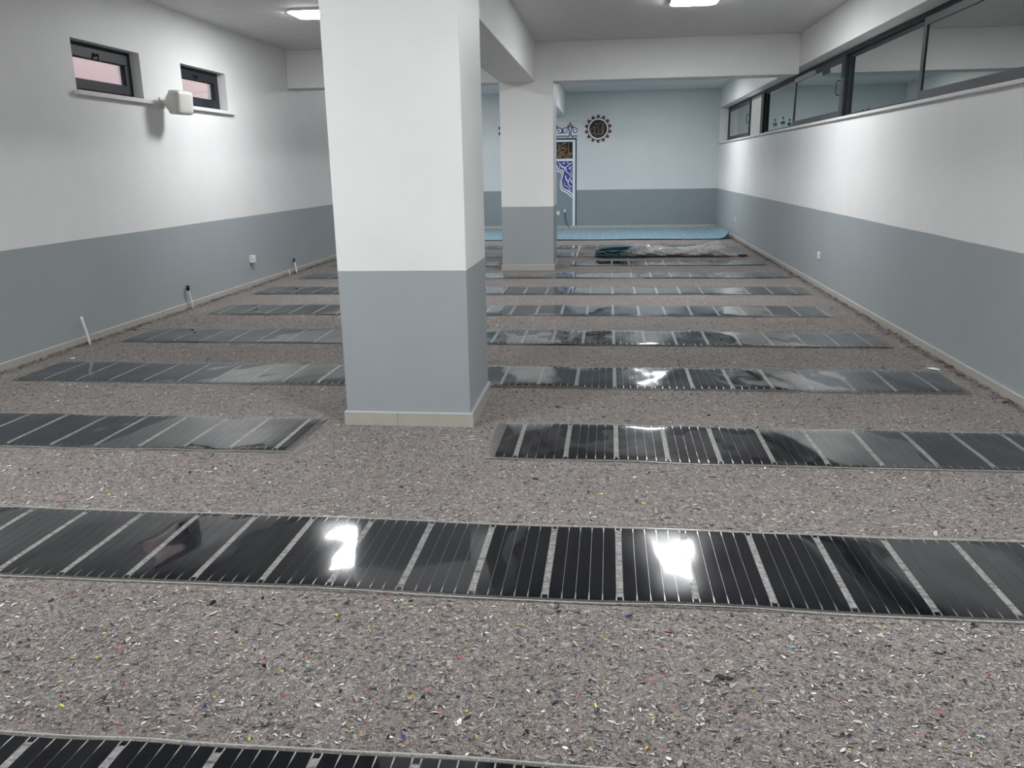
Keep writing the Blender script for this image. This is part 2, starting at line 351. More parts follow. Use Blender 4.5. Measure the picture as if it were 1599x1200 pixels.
def tile_run(parent, p0, p1, nrm, step, off=0, zt=ZBB, th=.015):
    """stone tiles along p0->p1 with open joints"""
    p0 = Vector(p0); p1 = Vector(p1); L = (p1 - p0).length; d = (p1 - p0) / L; nrm = Vector(nrm)
    cuts = [0]; s = off if off > .02 else step
    while s < L - .05: cuts.append(s); s += step
    cuts.append(L)
    for a, b in zip(cuts[:-1], cuts[1:]):
        mb = MB(); j = .0018
        q0 = p0 + d * (a + j); q1 = p0 + d * (b - j); t = th + random.uniform(-.001, .0015)
        P = [q0, q1, q1 + nrm * t, q0 + nrm * t]
        lo = [Vector((p.x, p.y, -.013)) for p in P]; hi = [Vector((p.x, p.y, zt)) for p in P]
        hi[2] = hi[2] - nrm * .004 + Vector((0, 0, 0)); hi[3] = hi[3] - nrm * .004
        md = [Vector((p.x, p.y, zt - .006)) for p in P]
        mb.rings([lo, md], cap=False); mb.rings([md, hi], 1, cap=False); mb.face(hi, 1)
        mb.build('baseboard_tile', [M['stone'], M['stone_top']], parent, recalc=True)
    mb = MB(); q = [p0, p1, p1 + nrm * (th * .75), p0 + nrm * (th * .75)]
    mb.rings([[(v.x, v.y, -.012) for v in q], [(v.x, v.y, zt - .004) for v in q]]); mb.build('grout', M['grout'], parent, recalc=True)
for nm, p0, p1, n, off, lab in [('baseboard_left', (XL, 1.2, 0), (XL, YF, 0), (1, 0, 0), .22, 'cream stone tile skirting along the left wall'),
                               ('baseboard_right', (XR, 1.2, 0), (XR, YF, 0), (-1, 0, 0), .4, 'cream stone tile skirting along the right wall'),
                               ('baseboard_back', (XL + .016, YF, 0), (XR - .016, YF, 0), (0, -1, 0), .3, 'cream stone tile skirting along the far wall')]:
    r = empty(nm, (0, 0, 0), lab, 'skirting', kind='structure'); tile_run(r, p0, p1, n, .6, off)
def column(x0, x1, y0, y1, label, offs):
    r = empty('column', ((x0 + x1) / 2, (y0 + y1) / 2, 0), label, 'column', kind='structure')
    o = r.location; mb = MB(); mb.box((x0, y0, -.013), (x1, y1, ZC)); local(mb, o).build('shaft', M['paint'], r, bevel=.006)
    q = empty('plinth', (0, 0, 0), None, None); q.parent = r
    cx, cy = o.x, o.y; hx, hy = (x1 - x0) / 2, (y1 - y0) / 2; e = .0
    tile_run(r, (-hx - .015, -hy, 0), (hx + .015, -hy, 0), (0, -1, 0), .6, offs)
    tile_run(r, (hx, -hy, 0), (hx, hy, 0), (1, 0, 0), .6, offs + .1)
    tile_run(r, (hx + .015, hy, 0), (-hx - .015, hy, 0), (0, 1, 0), .6, offs)
    tile_run(r, (-hx, hy, 0), (-hx, -hy, 0), (-1, 0, 0), .6, offs)
    bpy.data.objects.remove(q)
column(-1.668, -.857, 4.927, 5.719, 'thick square near column, white over blue grey with stone plinth', .35)
column(-1.678, -.858, 13.053, 13.86, 'thick square far column, white over grey, in front of the niche', .30)

# ------------------------------------------------------------------ felt underlay
FELT = []
def felt():
    xs = np.concatenate([[XL + .016, XL + .03, XL + .06, XL + .10, XL + .16], np.arange(XL + .25, XR - .2, .09), [XR - .16, XR - .10, XR - .06, XR - .03, XR - .016]])
    ys = np.concatenate([np.arange(.2, 6, .05), np.arange(6, YF - .3, .1), [YF - .1, YF - .02]])
    nx, ny = len(xs), len(ys); v = []
    for j, y in enumerate(ys):
        for i, x in enumerate(xs):
            z = random.uniform(-.0012, .0012)
            e = min(x - XL, XR - x)
            if e < .2: z += (.2 - e) / .2 * (.012 + .016 * math.sin(y * 3.1 + x) ** 2 * random.uniform(.5, 1.2)) 
            v.append((x + random.uniform(-.006, .006) * (0 < i < nx - 1), y, z - .001))
    f = [(j * nx + i, j * nx + i + 1, (j + 1) * nx + i + 1, (j + 1) * nx + i) for j in range(ny - 1) for i in range(nx - 1)]
    mb = MB(); mb.v = v; mb.f = f; mb.mi = [0] * len(f)
    global FELTO
    FELTO = mb.build('felt_underlay', M['felt'], smooth=True); return tag(FELTO, 'speckled grey brown recycled textile felt covering the whole floor', 'underlay', kind='structure')
felt()

# ------------------------------------------------------------------ heating films
PITCHX = .2853; PHASE = .062   # printed dividers every 28.5 cm
foot = []
def film(x0, x1, y0, y1, label, seed, ends=(0, 0), amp=1.0, hi=True, buckles=()):
    lines = y0 < 5 
    R = random.Random(seed)
    foot.append((x0, x1, y0, y1))
    bumps = []
    x = x0
    while x < x1:
        bumps.append((x, R.uniform(.10, .26), R.uniform(.001, .0065) * amp, R.uniform(0, 1), R.uniform(-.15, .15))); x += R.uniform(.22, .5)
    k1, k2, k3 = R.uniform(0, 6), R.uniform(0, 6), R.uniform(0, 6)
    yc, hw = (y0 + y1) / 2, (y1 - y0) / 2
    def h(x, y):
        t = max(-1, min(1, (y - yc) / hw)); z = .0095 + .0012 * amp * math.sin(x * 7 + k1 + t * 1.3) + .0006 * amp * math.sin(x * 13 + k2 - t * 2.1) + .00018 * amp * math.sin(x * 37 + k3 + t * 4.5) + .00012 * amp * math.sin(x * 21 - t * 9 + k1)
        for bx, bw, ba, side, sk in bumps:
            d = (x - bx - sk * t) / bw
            if abs(d) < 3: z += (1 - .55 * abs(t) ** 6) * ba * math.exp(-d * d) * (side * (1 + t) / 2 + (1 - side) * (1 - t) / 2) ** 1.5 * 1.3
        for bx, by in buckles: z += math.exp(-((x - bx) / .30) ** 2) * .036 * (y - by - .35 * (x - bx)) ** 2   # foil dished between its raised edges
        z = max(z, .006)
        z += -.0028 * abs(t) ** 6 + (.0006 * amp * math.sin(y * 11 + x * 8.5 + k2) if hi else 0)
        return z
    def wob(x): return .008 * math.sin(x * 1.1 + k3) + .004 * math.sin(x * 3.3 + k1)
    def P(x, y, dz=0): return (x, y + wob(x), h(x, y) + dz)
    def N(x, y):
        e = .004; gx = (h(x + e, y) - h(x - e, y)) / (2 * e); gy = (h(x, y + e) - h(x, y - e)) / (2 * e)
        return Vector((-gx, -gy, 1)).normalized()
    org = Vector(((x0 + x1) / 2, yc, 0))
    r = empty('heating_film', org, label, 'heating film', 'heating film strips laid across the felt floor')
    def grid(xs, ys, dz, mb, nl, mi=0):
        b = len(mb.v)
        for y in ys:
            for x in xs: mb.v.append(tuple(Vector(P(x, y, dz)) - org)); nl.append(N(x, y))
        nx = len(xs)
        for j in range(len(ys) - 1):
            for i in range(nx - 1): a = b + j * nx + i; mb.f.append((a, a + 1, a + nx + 1, a + nx)); mb.mi.append(mi)
    EDGE = .022
    n = max(2, int((x1 - x0) / (.05 if hi else .1)))
    xs = [x0 + (x1 - x0) * i / n for i in range(n + 1)]
    ys = [y0, y0 + .0045, y0 + EDGE] + [y0 + EDGE + (y1 - y0 - 2 * EDGE) * i / (10 if hi else 5) for i in range(1, (10 if hi else 5))] + [y1 - EDGE, y1 - .0045, y1]
    mb = MB(); nl = []; grid(xs, ys, 0, mb, nl)
    for j in (0, len(ys) - 2):
        for i in range(len(xs) - 1): mb.mi[j * (len(xs) - 1) + i] = 1
    mb.build('clear_foil_sheet', [M['foil'], M['foil_edge']], r, True, nl)
    # cells
    a, b = y0 + EDGE, y1 - EDGE
    ny = 16 if hi else 7
    e1 = .022
    yy = [a, a + e1] + [a + e1 + (b - a - 2 * e1) * i / ny for i in range(1, ny)] + [b - e1, b]
    DIV = .027
    k = math.floor((x0 - PHASE) / PITCHX); first = True
    while True:
        dc = PHASE + k * PITCHX; c0 = dc + DIV / 2; c1 = dc + PITCHX - DIV / 2; k += 1
        if c0 > x1 - .03: break
        sw = (c1 - c0) / 5
        strips = [(c0 + sw * i, c0 + sw * (i + 1)) for i in range(5)]
        strips = [s for s in strips if s[0] > x0 + .03 and s[1] < x1 - .02]
        if strips:
            mb = MB(); nl = []
            gp = [.0026 if i in (0, 1, len(yy) - 1, len(yy) - 2) else (.0007 if y0 < 4 else .00045) for i in range(len(yy))]
            if not lines: gp = [.0026 if i in (0, 1, len(yy) - 1, len(yy) - 2) else .00035 for i in range(len(yy))]
            for s0, s1 in strips:
                base = len(mb.v); cols = 3 if hi else 2
                for y, g in zip(yy, gp):
                    for q in range(cols):
                        x = s0 + g + (s1 - s0 - 2 * g) * q / (cols - 1); mb.v.append(tuple(Vector(P(x, y, .0016)) - org)); nl.append(N(x, y))
                for j in range(len(yy) - 1):
                    for q in range(cols - 1): t_ = base + j * cols + q; mb.f.append((t_, t_ + 1, t_ + cols + 1, t_ + cols)); mb.mi.append(0)
            # silver conductor under the gaps
            if hi:
                for s0, s1 in strips[1:]:
                    grid([s0 - .0028, s0 + .0028], yy, .0009, mb, nl, 1)
            mb.build('carbon_panel', [M['carbon'], M['silver']], r, True, nl)
        if dc > x0 + .03 and dc < x1 - .03:
            mb = MB(); nl = []; w2 = DIV / 2
            grid([dc - w2, dc + w2], yy[1:-1], .0010, mb, nl, 0)
            grid([dc - w2 + .0035, dc + w2 - .0035], yy[:2], .0013, mb, nl, 1); grid([dc - w2 + .0035, dc + w2 - .0035], yy[-2:], .0013, mb, nl, 1)
            grid([dc - w2 - .001, dc + w2 + .001], yy[:2], .0008, mb, nl, 2); grid([dc - w2 - .001, dc + w2 + .001], yy[-2:], .0008, mb, nl, 2)
            mb.build('printed_divider', [M['print'], M['carbon'], M['silver']], r, True, nl)
    return r
G = film
G(-2.6, 2.45, 1.22, 1.905, 'nearest black heating film strip, cut off by the bottom edge of the photo', 11)
G(-4.75, 2.55, 2.785, 3.465, 'long black heating film strip in the foreground with bright lamp reflections, clear of the column', 22, amp=.75, buckles=[(-1.10, 3.24), (.34, 3.24)])
G(-4.75, -1.83, 4.33, 5.00, 'black heating film strip ending just left of the near column foot', 3, amp=1.5)
G(-.69, 2.52, 4.32, 4.985, 'black heating film strip starting just right of the near column foot', 4, amp=1.5)
G(-4.77, 2.56, 5.87, 6.53, 'black heating film strip passing right behind the near column', 5, amp=1.7)
G(-4.76, 2.52, 7.39, 8.07, 'second black heating film strip behind the near column', 6, amp=1.6)
G(-4.66, 2.40, 8.92, 9.60, 'third black heating film strip behind the near column', 7, amp=1.6, hi=False)
G(-4.78, 2.56, 10.46, 11.15, 'fourth black heating film strip behind the near column', 8, amp=1.4, hi=False)
G(-4.70, .42, 12.03, 12.68, 'left part of the split black film strip just in front of the far column', 9, amp=1.6, hi=False)
G(.47, 2.68, 12.04, 12.70, 'right part of the split black film strip in front of the far column', 10, amp=2.2, hi=False)
G(-4.7, -1.80, 13.62, 14.28, 'black film strip in the left bay beside the far column', 12, hi=False)
G(-.62, 2.57, 13.62, 14.28, 'black film strip right of the far column, in front of the plastic wrapped roll', 13, hi=False)
G(-4.7, -.62, 15.0, 15.68, 'black film strip ending at a gap left of the wrapped roll', 14, hi=False)
G(-.52, 2.5, 15.0, 15.68, 'black film strip lying partly beneath the wrapped roll', 15, hi=False, amp=.3)
G(-4.7, -.62, 16.50, 17.15, 'farthest left black film strip, near the blue carpet', 16, hi=False)
G(-.52, 2.5, 16.50, 17.15, 'farthest right black film strip, between wrapped roll and blue carpet', 17, hi=False)

# ------------------------------------------------------------------ loose fluff of the felt
def fluff():
    n = 120000
    u = rng.random(n * 2); y = 1.1 + 8.5 * u ** 1.65; x = rng.uniform(XL + .05, XR - .05, n * 2)
    keep = np.abs(x + .12 * y - .1) < (.72 * y + .5)
    for a, b, c, d in foot: keep &= ~((x > a - .012) & (x < b + .012) & (y > c - .02) & (y < d + .02))
    keep &= ~((x > -1.70) & (x < -.83) & (y > 4.90) & (y < 5.74))
    x = x[keep][:n]; y = y[keep][:n]
    # ragged dark crumbs along both side walls
    m = 8000; side = rng.integers(0, 2, m); ye = rng.uniform(3, YF - .5, m); e = np.abs(rng.normal(0, .035, m)) + .02
    xe = np.where(side, XL + e, XR - e); ze = np.clip((.15 - e) / .15, 0, 1) * .035
    z = np.concatenate([np.full(len(x), .001), ze]); x = np.concatenate([x, xe]); y = np.concatenate([y, ye]); n = len(x)
    ed = np.arange(n) >= n - m
    L = rng.lognormal(-5.22, .40, n) * np.where(ed, 1.9, 1); W = L * rng.uniform(.12, .55, n)
    th = rng.uniform(0, 2 * np.pi, n); lift = rng.uniform(-.1, .7, n); curl = rng.uniform(.0, .0025, n)
    dx, dy = np.cos(th), np.sin(th); px, py = -dy, dx
    V = np.empty((n, 6, 3)); bend = rng.uniform(-.5, .5, n)
    for i, (s, tt) in enumerate([(-1, -1), (-1, 1), (0, 1), (0, -1), (1, 1), (1, -1)]):
        off = bend * (1 - abs(s)) * L * .6
        wv = W * (.35 if s else 1)
        V[:, i, 0] = x + dx * L * s + px * (wv * tt + off); V[:, i, 1] = y + dy * L * s + py * (wv * tt + off)
        V[:, i, 2] = z + .0015 + (s == 0) * curl + (s == 1) * lift * L * .5 + tt * W * .2
    b = np.arange(n) * 6
    F = np.concatenate([np.stack([b, b + 1, b + 2, b + 3], 1), np.stack([b + 3, b + 2, b + 4, b + 5], 1)])
    me = bpy.data.meshes.new('felt_fluff'); me.vertices.add(n * 6); me.vertices.foreach_set('co', V.reshape(-1))
    me.loops.add(len(F) * 4); me.loops.foreach_set('vertex_index', F.reshape(-1).astype(np.int32))
    me.polygons.add(len(F)); me.polygons.foreach_set('loop_start', (np.arange(len(F)) * 4).astype(np.int32))
    me.update(calc_edges=True)
    pal = np.array([(.30, .27, .255), (.22, .20, .19), (.40, .37, .35), (.16, .14, .135), (.28, .22, .20), (.55, .53, .50), (.035, .035, .04), (.12, .12, .13), (.72, .71, .68), (.10, .11, .17), (.55, .06, .06), (.60, .70, .08), (.05, .07, .25), (.12, .30, .42), (.60, .20, .28), (.45, .32, .12)])
    pr = np.array([.18, .14, .13, .10, .11, .10, .075, .06, .05, .02, .006, .005, .008, .004, .004, .004]); pr /= pr.sum()
    ci = rng.choice(len(pal), n, p=pr); ci = np.where(ed, rng.choice([3, 3, 6, 4, 1], n), ci)
    col = pal[ci] * rng.uniform(.45, 1.25, (n, 1)); colf = np.concatenate([col, np.ones((n, 1))], 1)
    at = me.attributes.new('scrap', 'FLOAT_COLOR', 'POINT'); at.data.foreach_set('color', np.repeat(colf, 6, 0).reshape(-1))
    me.materials.append(M['scrap']); o = bpy.data.objects.new('felt_fluff', me); C.objects.link(o); o.parent = FELTO
    tag(o, kind='stuff')
fluff()

# ------------------------------------------------------------------ small windows in the left wall
XF = XL - .11   # front of the frame
def rect_frame(parent, name, mat, x0, x1, ya, yb, za, zb, wl, wr, wb, wt):
    mb = MB(); mb.box((x0, ya, za), (x1, yb, za + wb)); mb.box((x0, ya, zb - wt), (x1, yb, zb)); mb.box((x0, ya, za + wb), (x1, ya + wl, zb - wt)); mb.box((x0, yb - wr, za + wb), (x1, yb, zb - wt))
    return mb.build(name, mat, parent, bevel=.003)
for i, (a, b) in enumerate(WL):
    r = empty('window_%d' % (i + 1), (0, 0, 0), ['small dark framed window nearer the camera in the left wall', 'small dark framed window behind the white wall speaker'][i], 'window', kind='structure')
    rect_frame(r, 'window_frame', M['anth'], XF - .06, XF, a, b, WZ[0] + .012, WZ[1], .05, .05, .05, .05)
    rect_frame(r, 'window_sash', M['anth'], XF - .045, XF + .012, a + .035, b - .035, WZ[0] + .045, WZ[1] - .035, .10, .10, .09, .10)
    rect_frame(r, 'glazing_bead', M['rubber'], XF - .035, XF + .002, a + .13, b - .13, WZ[0] + .13, WZ[1] - .13, .012, .012, .012, .012)
    mb = MB(); mb.box((XF - .025, a + .13, WZ[0] + .13), (XF - .019, b - .13, WZ[1] - .13)); mb.build('window_pane', M['glass'], r)
    yc = (a + b) / 2 - .06
    mb = MB(); mb.box((XF + .012, yc - .035, WZ[1] - .105), (XF + .024, yc + .035, WZ[1] - .075)); mb.tube([(XF + .02, yc, WZ[1] - .09), (XF + .05, yc, WZ[1] - .095)], .009); mb.box((XF + .042, yc - .012, WZ[1] - .15), (XF + .055, yc + .012, WZ[1] - .085))
    mb.build('window_handle', M['rubber'], r, bevel=.002)
    mb = MB(); mb.box((XF - .05, a - .06, WZ[0] - .022), (XL + .045, b + .12, WZ[0] + .012)); mb2 = MB()
    mb2.box((XF - .05, a + .002, WZ[0] - .02), (XL - .001, b - .002, WZ[0] + .012)); mb2.box((XL + .0005, a - .05, WZ[0] - .032), (XL + .05, b + .12, WZ[0] + .010))
    mb2.build('window_sill', M['sill'], r, bevel=.003)
# neighbour's wall seen through them
mb = MB(); mb.box((-7.3, 4, -.5), (-7.1, 16, 4.6)); tag(mb.build('exterior_wall', M['pink']), 'pink rendered wall of the neighbouring building outside the small windows', 'wall', kind='structure')
mb = MB(); mb.box((-7.3, 4, -.6), (XL - .3, 16, -.5)); tag(mb.build('ground', M['concrete']), 'ground strip outside the left wall', 'ground', kind='structure')

# ------------------------------------------------------------------ long strip window in the right wall
r = empty('window_3', (0, 0, 0), 'long dark framed sliding strip window high in the right wall', 'window', kind='structure')
GX = 2.975
mb = MB(); mb.box((2.92, RY[0], RZ[0]), (3.03, RY[1], RZ[0] + .045)); mb.box((2.92, RY[0], RZ[1] - .05), (3.03, RY[1], RZ[1])); mb.box((2.92, RY[1] - .08, RZ[0] + .045), (3.03, RY[1], RZ[1] - .05)); mb.box((2.92, RY[0], RZ[0] + .045), (3.03, RY[0] + .08, RZ[1] - .05))
mb.build('window_frame', M['anth'], r, bevel=.003)
for a, b in [(16.98, 17.24), (11.33, 11.46), (5.60, 5.73)]:
    mb = MB(); mb.box((2.918, a, RZ[0] + .045), (3.03, b, RZ[1] - .05)); mb.build('window_post', M['anth'], r, bevel=.003)
def sash(ya, yb, xf, mat, rail, top, stile):
    o = rect_frame(r, 'window_sash', M[mat], xf, xf + .035, ya, yb, RZ[0] + .04, RZ[1] - .045, stile, stile, rail, top)
    mb = MB(); mb.box((xf + .012, ya + stile - .005, RZ[0] + .04 + rail - .01), (xf + .018, yb - stile + .005, RZ[1] - .045 - top + .01)); mb.build('window_pane', M['glass_mirror'], r)
sash(18.62, 21.75, 2.925, 'anth_light', .085, .075, .09)
sash(14.14, 16.98, 2.965, 'anth', .03, .03, .05)
sash(11.46, 14.30, 2.925, 'anth_light', .085, .075, .08)
sash(8.50, 11.33, 2.965, 'anth', .03, .05, .05)
sash(5.73, 8.70, 2.925, 'anth_light', .085, .075, .08)
sash(2.90, 5.60, 2.965, 'anth', .03, .03, .05)
sash(-.07, 3.05, 2.925, 'anth_light', .085, .075, .08)
for y in (11.54, 18.70, 8.58):
    if y == 8.58: continue
    mb = MB(); mb.tube(smooth_path([(2.925, y, 2.60), (2.885, y, 2.595), (2.878, y, 2.55), (2.878, y, 2.47), (2.885, y, 2.43), (2.925, y, 2.425)], 3), .008, 6)
    mb.build('window_handle', M['anth_light'], r, smooth=True)
mb = MB(); mb.box((XR - .035, RY[0], RZ[0] - .030), (2.92, YF - .002, RZ[0])); mb.build('window_sill', M['sill'], r, bevel=.004)
mb = MB(); mb.box((4.6, -8, -.2), (4.75, 90, 6.5)); tag(mb.build('exterior_wall', M['beige']), 'beige wall seen through the open end of the strip window', 'wall', kind='structure')

# ------------------------------------------------------------------ lamps
def lamp(x, y, label, s=.56, em='lamp'):
    r = empty('ceiling_lamp', (x, y, ZC), label, 'lamp', 'square ceiling lamps')
    def rr(h, rad, z, k=6):
        out = []
        for cx, cy, a0 in [(h - rad, h - rad, 0), (-h + rad, h - rad, 90), (-h + rad, -h + rad, 180), (h - rad, -h + rad, 270)]:
            for i in range(k + 1): t = math.radians(a0 + 90 * i / k); out.append((cx + rad * math.cos(t), cy + rad * math.sin(t), z))
        return out
    h = s / 2; mb = MB(); mb.rings([rr(h, .1, 0), rr(h, .1, -.02), rr(h - .012, .09, -.026)]); mb.build('lamp_housing', M['lampring'], r, recalc=True)
    mb = MB(); mb.rings([rr(h - .02, .08, -.0265), rr(h - .03, .075, -.034)]); mb.build('lamp_diffuser', M[em], r, recalc=True)
    return r
lamp(-3.47, 10.1, 'glowing ceiling lamp left of the near column', em='lamp_soft')
lamp(.93, 10.18, 'glowing ceiling lamp in the right bay at the top edge of the photo')
lamp(.93, 18.5, 'ceiling lamp of the right bay close to the far wall')
lamp(-3.47, 18.5, 'ceiling lamp of the left bay close to the far wall')
lamp(-3.47, 2.9, 'ceiling lamp of the left bay beside the camera')
lamp(.93, 2.9, 'ceiling lamp of the right bay above the camera')
lamp(-3.47, -4.3, 'ceiling lamp of the left bay behind the camera')
lamp(.93, -4.2, 'ceiling lamp of the right bay behind the camera')

# ------------------------------------------------------------------ painted niche and medallions on the far wall
YW = YF - .002
def wx(px, py=0): return -.281 + (px - 935) * .01617
def wz(px, py): return 2.505 - (py - 201) * .0161 - (px - 935) * .0004
XC = -1.396
def mpw(u, v, d): return (u, YW - d, v)
def q(px, py): return (wx(px), wz(px, py))
def mir(pts): return [(2 * XC - u, v) for u, v in pts]
def rel(mb, o): return local(mb, o)
org = Vector((XC, YW, 0))
r = empty('prayer_niche_mural', org, 'painted prayer niche with teal border, gold lettering and blue floral arch on the far wall', 'mural')
HW = .56; TOP = wz(898, 215.2)
mb = MB(); mb.prism([(XC - HW, .09), (XC + HW, .09), (XC + HW, TOP), (XC - HW, TOP)], mpw, 0, .002); rel(mb, org).build('pale_border', M['decal_white'], r, recalc=True)
mb = MB(); t0 = .525; t1 = .56
for s in (-1, 1): mb.prism([(XC + s * t0, .09), (XC + s * t1, .09), (XC + s * t1, TOP - .0), (XC + s * t0, TOP)][::s], mpw, .002, .004)
mb.prism([(XC - t0, TOP - .042), (XC + t0, TOP - .042), (XC + t0, TOP), (XC - t0, TOP)], mpw, .002, .004); rel(mb, org).build('teal_border', M['teal'], r, recalc=True)
IH = wx(894.3) - XC
mb = MB(); mb.prism([(XC - IH, .09), (XC + IH, .09), (XC + IH, wz(894, 251)), (XC - IH, wz(894, 251))], mpw, .002, .0035); rel(mb, org).build('grey_niche_field', M['niche'], r, recalc=True)
mb = MB(); mb.prism([(XC - IH, wz(880, 247)), (XC + IH, wz(880, 247)), (XC + IH, wz(880, 221.3)), (XC - IH, wz(880, 221.3))], mpw, .002, .005); rel(mb, org).build('lettering_panel', M['decal_black'], r, recalc=True)
def z2(x, y): return q(860 + x / 26.667, 210 + y / 26.667)
strokes = [[(735, 350), (738, 600), (735, 760), (700, 850), (600, 890), (540, 885)], [(880, 680), (870, 760), (800, 830), (780, 780), (820, 760), (850, 800), (790, 890), (700, 940), (610, 955), (570, 930)],
           [(410, 440), (520, 380), (640, 350)], [(325, 380), (340, 480), (350, 570)], [(340, 580), (380, 520), (450, 495), (500, 540), (560, 580), (640, 570), (690, 590)],
           [(240, 650), (330, 620), (420, 600), (500, 590)], [(580, 450), (600, 490), (570, 500)], [(270, 720), (350, 690), (440, 710), (540, 710), (600, 660), (680, 640)],
           [(320, 730), (380, 780), (430, 740), (480, 780), (540, 810), (600, 770), (650, 790)], [(270, 800), (330, 850), (300, 910), (400, 890), (440, 900), (450, 830)], [(500, 880), (500, 820), (550, 830), (540, 880)], [(350, 800), (400, 830), (430, 800)], [(260, 920), (340, 930), (440, 925)]]
mb = MB()
for sx in strokes:
    p = smooth_path([z2(*a) for a in sx], 5); n = len(p); mb.ribbon(p, [.020 * (.45 + .75 * math.sin(math.pi * (i + .6) / (n + .4))) for i in range(n)], mpw, .005, .007)
rel(mb, org).build('gold_lettering', M['gold'], r, recalc=True)
mb = MB(); zc_ = wz(880, 249)
# floral arch
def z3(x, y): return q(860 + x / 15, 240 + y / 15)
arch = [(105, 340), (120, 380), (160, 415), (230, 430), (252, 480), (240, 560), (215, 650), (210, 750), (235, 830), (290, 880), (350, 900), (500, 1020)]
apex = (XC, z3(90, 325)[1])
A0 = smooth_path([apex] + [z3(*a) for a in arch], 4); A0[-1] = (XC + IH, A0[-1][1])
topz = wz(880, 251)
for s in (1, -1):
    f = (lambda P: P) if s == 1 else mir
    e = (XC + IH, topz)
    def shifted(du, dv): return [(min(u + du, XC + IH), v + dv) for u, v in A0]
    for nm, du, dv, d1, mt in (('white_arch_band', 0, 0, .0045, 'decal_white'), ('black_arch_line', .022, .028, .0055, 'decal_black'), ('inner_white_band', .034, .044, .0065, 'decal_white'), ('blue_spandrel', .056, .070, .0075, 'blue')):
        P_ = shifted(du, dv); P_ = [(XC, min(topz - .001, P_[0][1] + du * .6))] + P_[1:]
        bm = bmesh.new(); vs = [bm.verts.new(mpw(*p, d1) - Vector(org) if False else Vector(mpw(*p, d1)) - org) for p in f([(XC, topz)] + P_ + [(XC + IH, topz)])]
        bm.faces.new(vs); ret = bmesh.ops.extrude_face_region(bm, geom=bm.faces[:]); bmesh.ops.translate(bm, verts=[v for v in ret['geom'] if isinstance(v, bmesh.types.BMVert)], vec=(0, .0012, 0))
        bmesh.ops.recalc_face_normals(bm, faces=bm.faces); me = bpy.data.meshes.new(nm); bm.to_mesh(me); bm.free(); me.materials.append(M[mt])
        o = bpy.data.objects.new(nm, me); C.objects.link(o); o.parent = r
    mb = MB()
    fl = [([(170, 190), (215, 250), (200, 320)], 14), ([(230, 215), (250, 290), (320, 320), (400, 265), (440, 250)], 16), ([(350, 300), (370, 400), (430, 460), (495, 520)], 15), ([(380, 185), (440, 230), (505, 195)], 16), ([(505, 280), (430, 325), (500, 350)], 16), ([(500, 490), (430, 600), (410, 690), (500, 780)], 18), ([(345, 490), (360, 580), (410, 640), (400, 650)], 24), ([(320, 640), (325, 730), (420, 770), (440, 830), (500, 830)], 12), ([(290, 180), (300, 230), (330, 190)], 14), ([(460, 640), (480, 600), (500, 680)], 16), ([(130, 250), (150, 280)], 20), ([(500, 380), (470, 430), (500, 470)], 12), ([(250, 280), (300, 300), (340, 380), (370, 330)], 18), ([(430, 810), (470, 900), (500, 880)], 12)]
    for pts, wpx in fl:
        p = smooth_path(f([z3(*a) for a in pts]), 5); n = len(p); mb.ribbon(p, [wpx / 15 * .0162 * (.5 + .8 * math.sin(math.pi * (i + .5) / n)) for i in range(n)], mpw, .0075, .009)
    rel(mb, org).build('floral_scrolls', M['decal_white'], r, recalc=True)
mb = MB(); mb.prism([(XC - IH - .01, wz(880, 250.7)), (XC + IH + .01, wz(880, 250.7)), (XC + IH + .01, wz(880, 247.2)), (XC - IH - .01, wz(880, 247.2))], mpw, .0075, .009); rel(mb, org).build('white_crossband', M['decal_white'], r, recalc=True)
# crest of volutes and palmettes
def spiral(cx, cz, R0, turns, d, start):
    out = []
    n = 26
    for i in range(n + 1):
        t = i / n; a = start + d * t * turns * 2 * math.pi; rad = R0 * (1 - .78 * t); out.append((cx + rad * math.cos(a), cz + rad * math.sin(a)))
    return out
mb = MB(); mw = MB(); ml = MB()
fin = [wx(890.3), XC, 2 * XC - wx(890.3)]; zb = wz(890, 212.5)
for fx in fin:
    for s in (-1, 1):
        cx = fx + s * .118; cz = wz(890, 204.6); R_ = .092
        mw.prism([(cx + R_ * 1.12 * math.cos(t), cz + R_ * 1.12 * math.sin(t)) for t in [2 * math.pi * i / 20 for i in range(20)]], mpw, 0, .0015)
        sp = spiral(cx, cz, R_, 1.35, -s, math.pi if s > 0 else 0)
        mb.ribbon([(fx + s * .022, zb + .01), (fx + s * .024, cz - .03)] + sp, [.024] * 2 + [.026 - .008 * i / len(sp) for i in range(len(sp))], mpw, .0015, .004)
        mb.ribbon(smooth_path([(fx + s * .02, zb + .012), (fx + s * .06, zb - .012), (fx + s * .12, zb + .004), (fx + s * .19, zb - .008)], 4), .024, mpw, .0015, .004)
    H_ = wz(890, 188.8) - wz(890, 199)
    zf = wz(890, 200)
    for ang, ln in ((0, .175), (32, .115), (-32, .115), (58, .11), (-58, .11), (84, .09), (-84, .09)):
        a = math.radians(ang); b0 = (fx + math.sin(a) * .03, zf - .01 + math.cos(a) * .03); e_ = (fx + math.sin(a) * ln, zf + math.cos(a) * ln - .01)
        mid_ = ((b0[0] + e_[0]) / 2 + math.cos(a) * 0, (b0[1] + e_[1]) / 2 + abs(math.sin(a)) * .012)
        ml.ribbon([b0, mid_, e_], [.010, .036 if ang == 0 else .026, .004], mpw, .0015, .004)
rel(mw, org).build('crest_ground', M['decal_white'], r, recalc=True); rel(mb, org).build('crest_scrolls', M['navy'], r, recalc=True); rel(ml, org).build('crest_palmettes', M['maroon'], r, recalc=True)

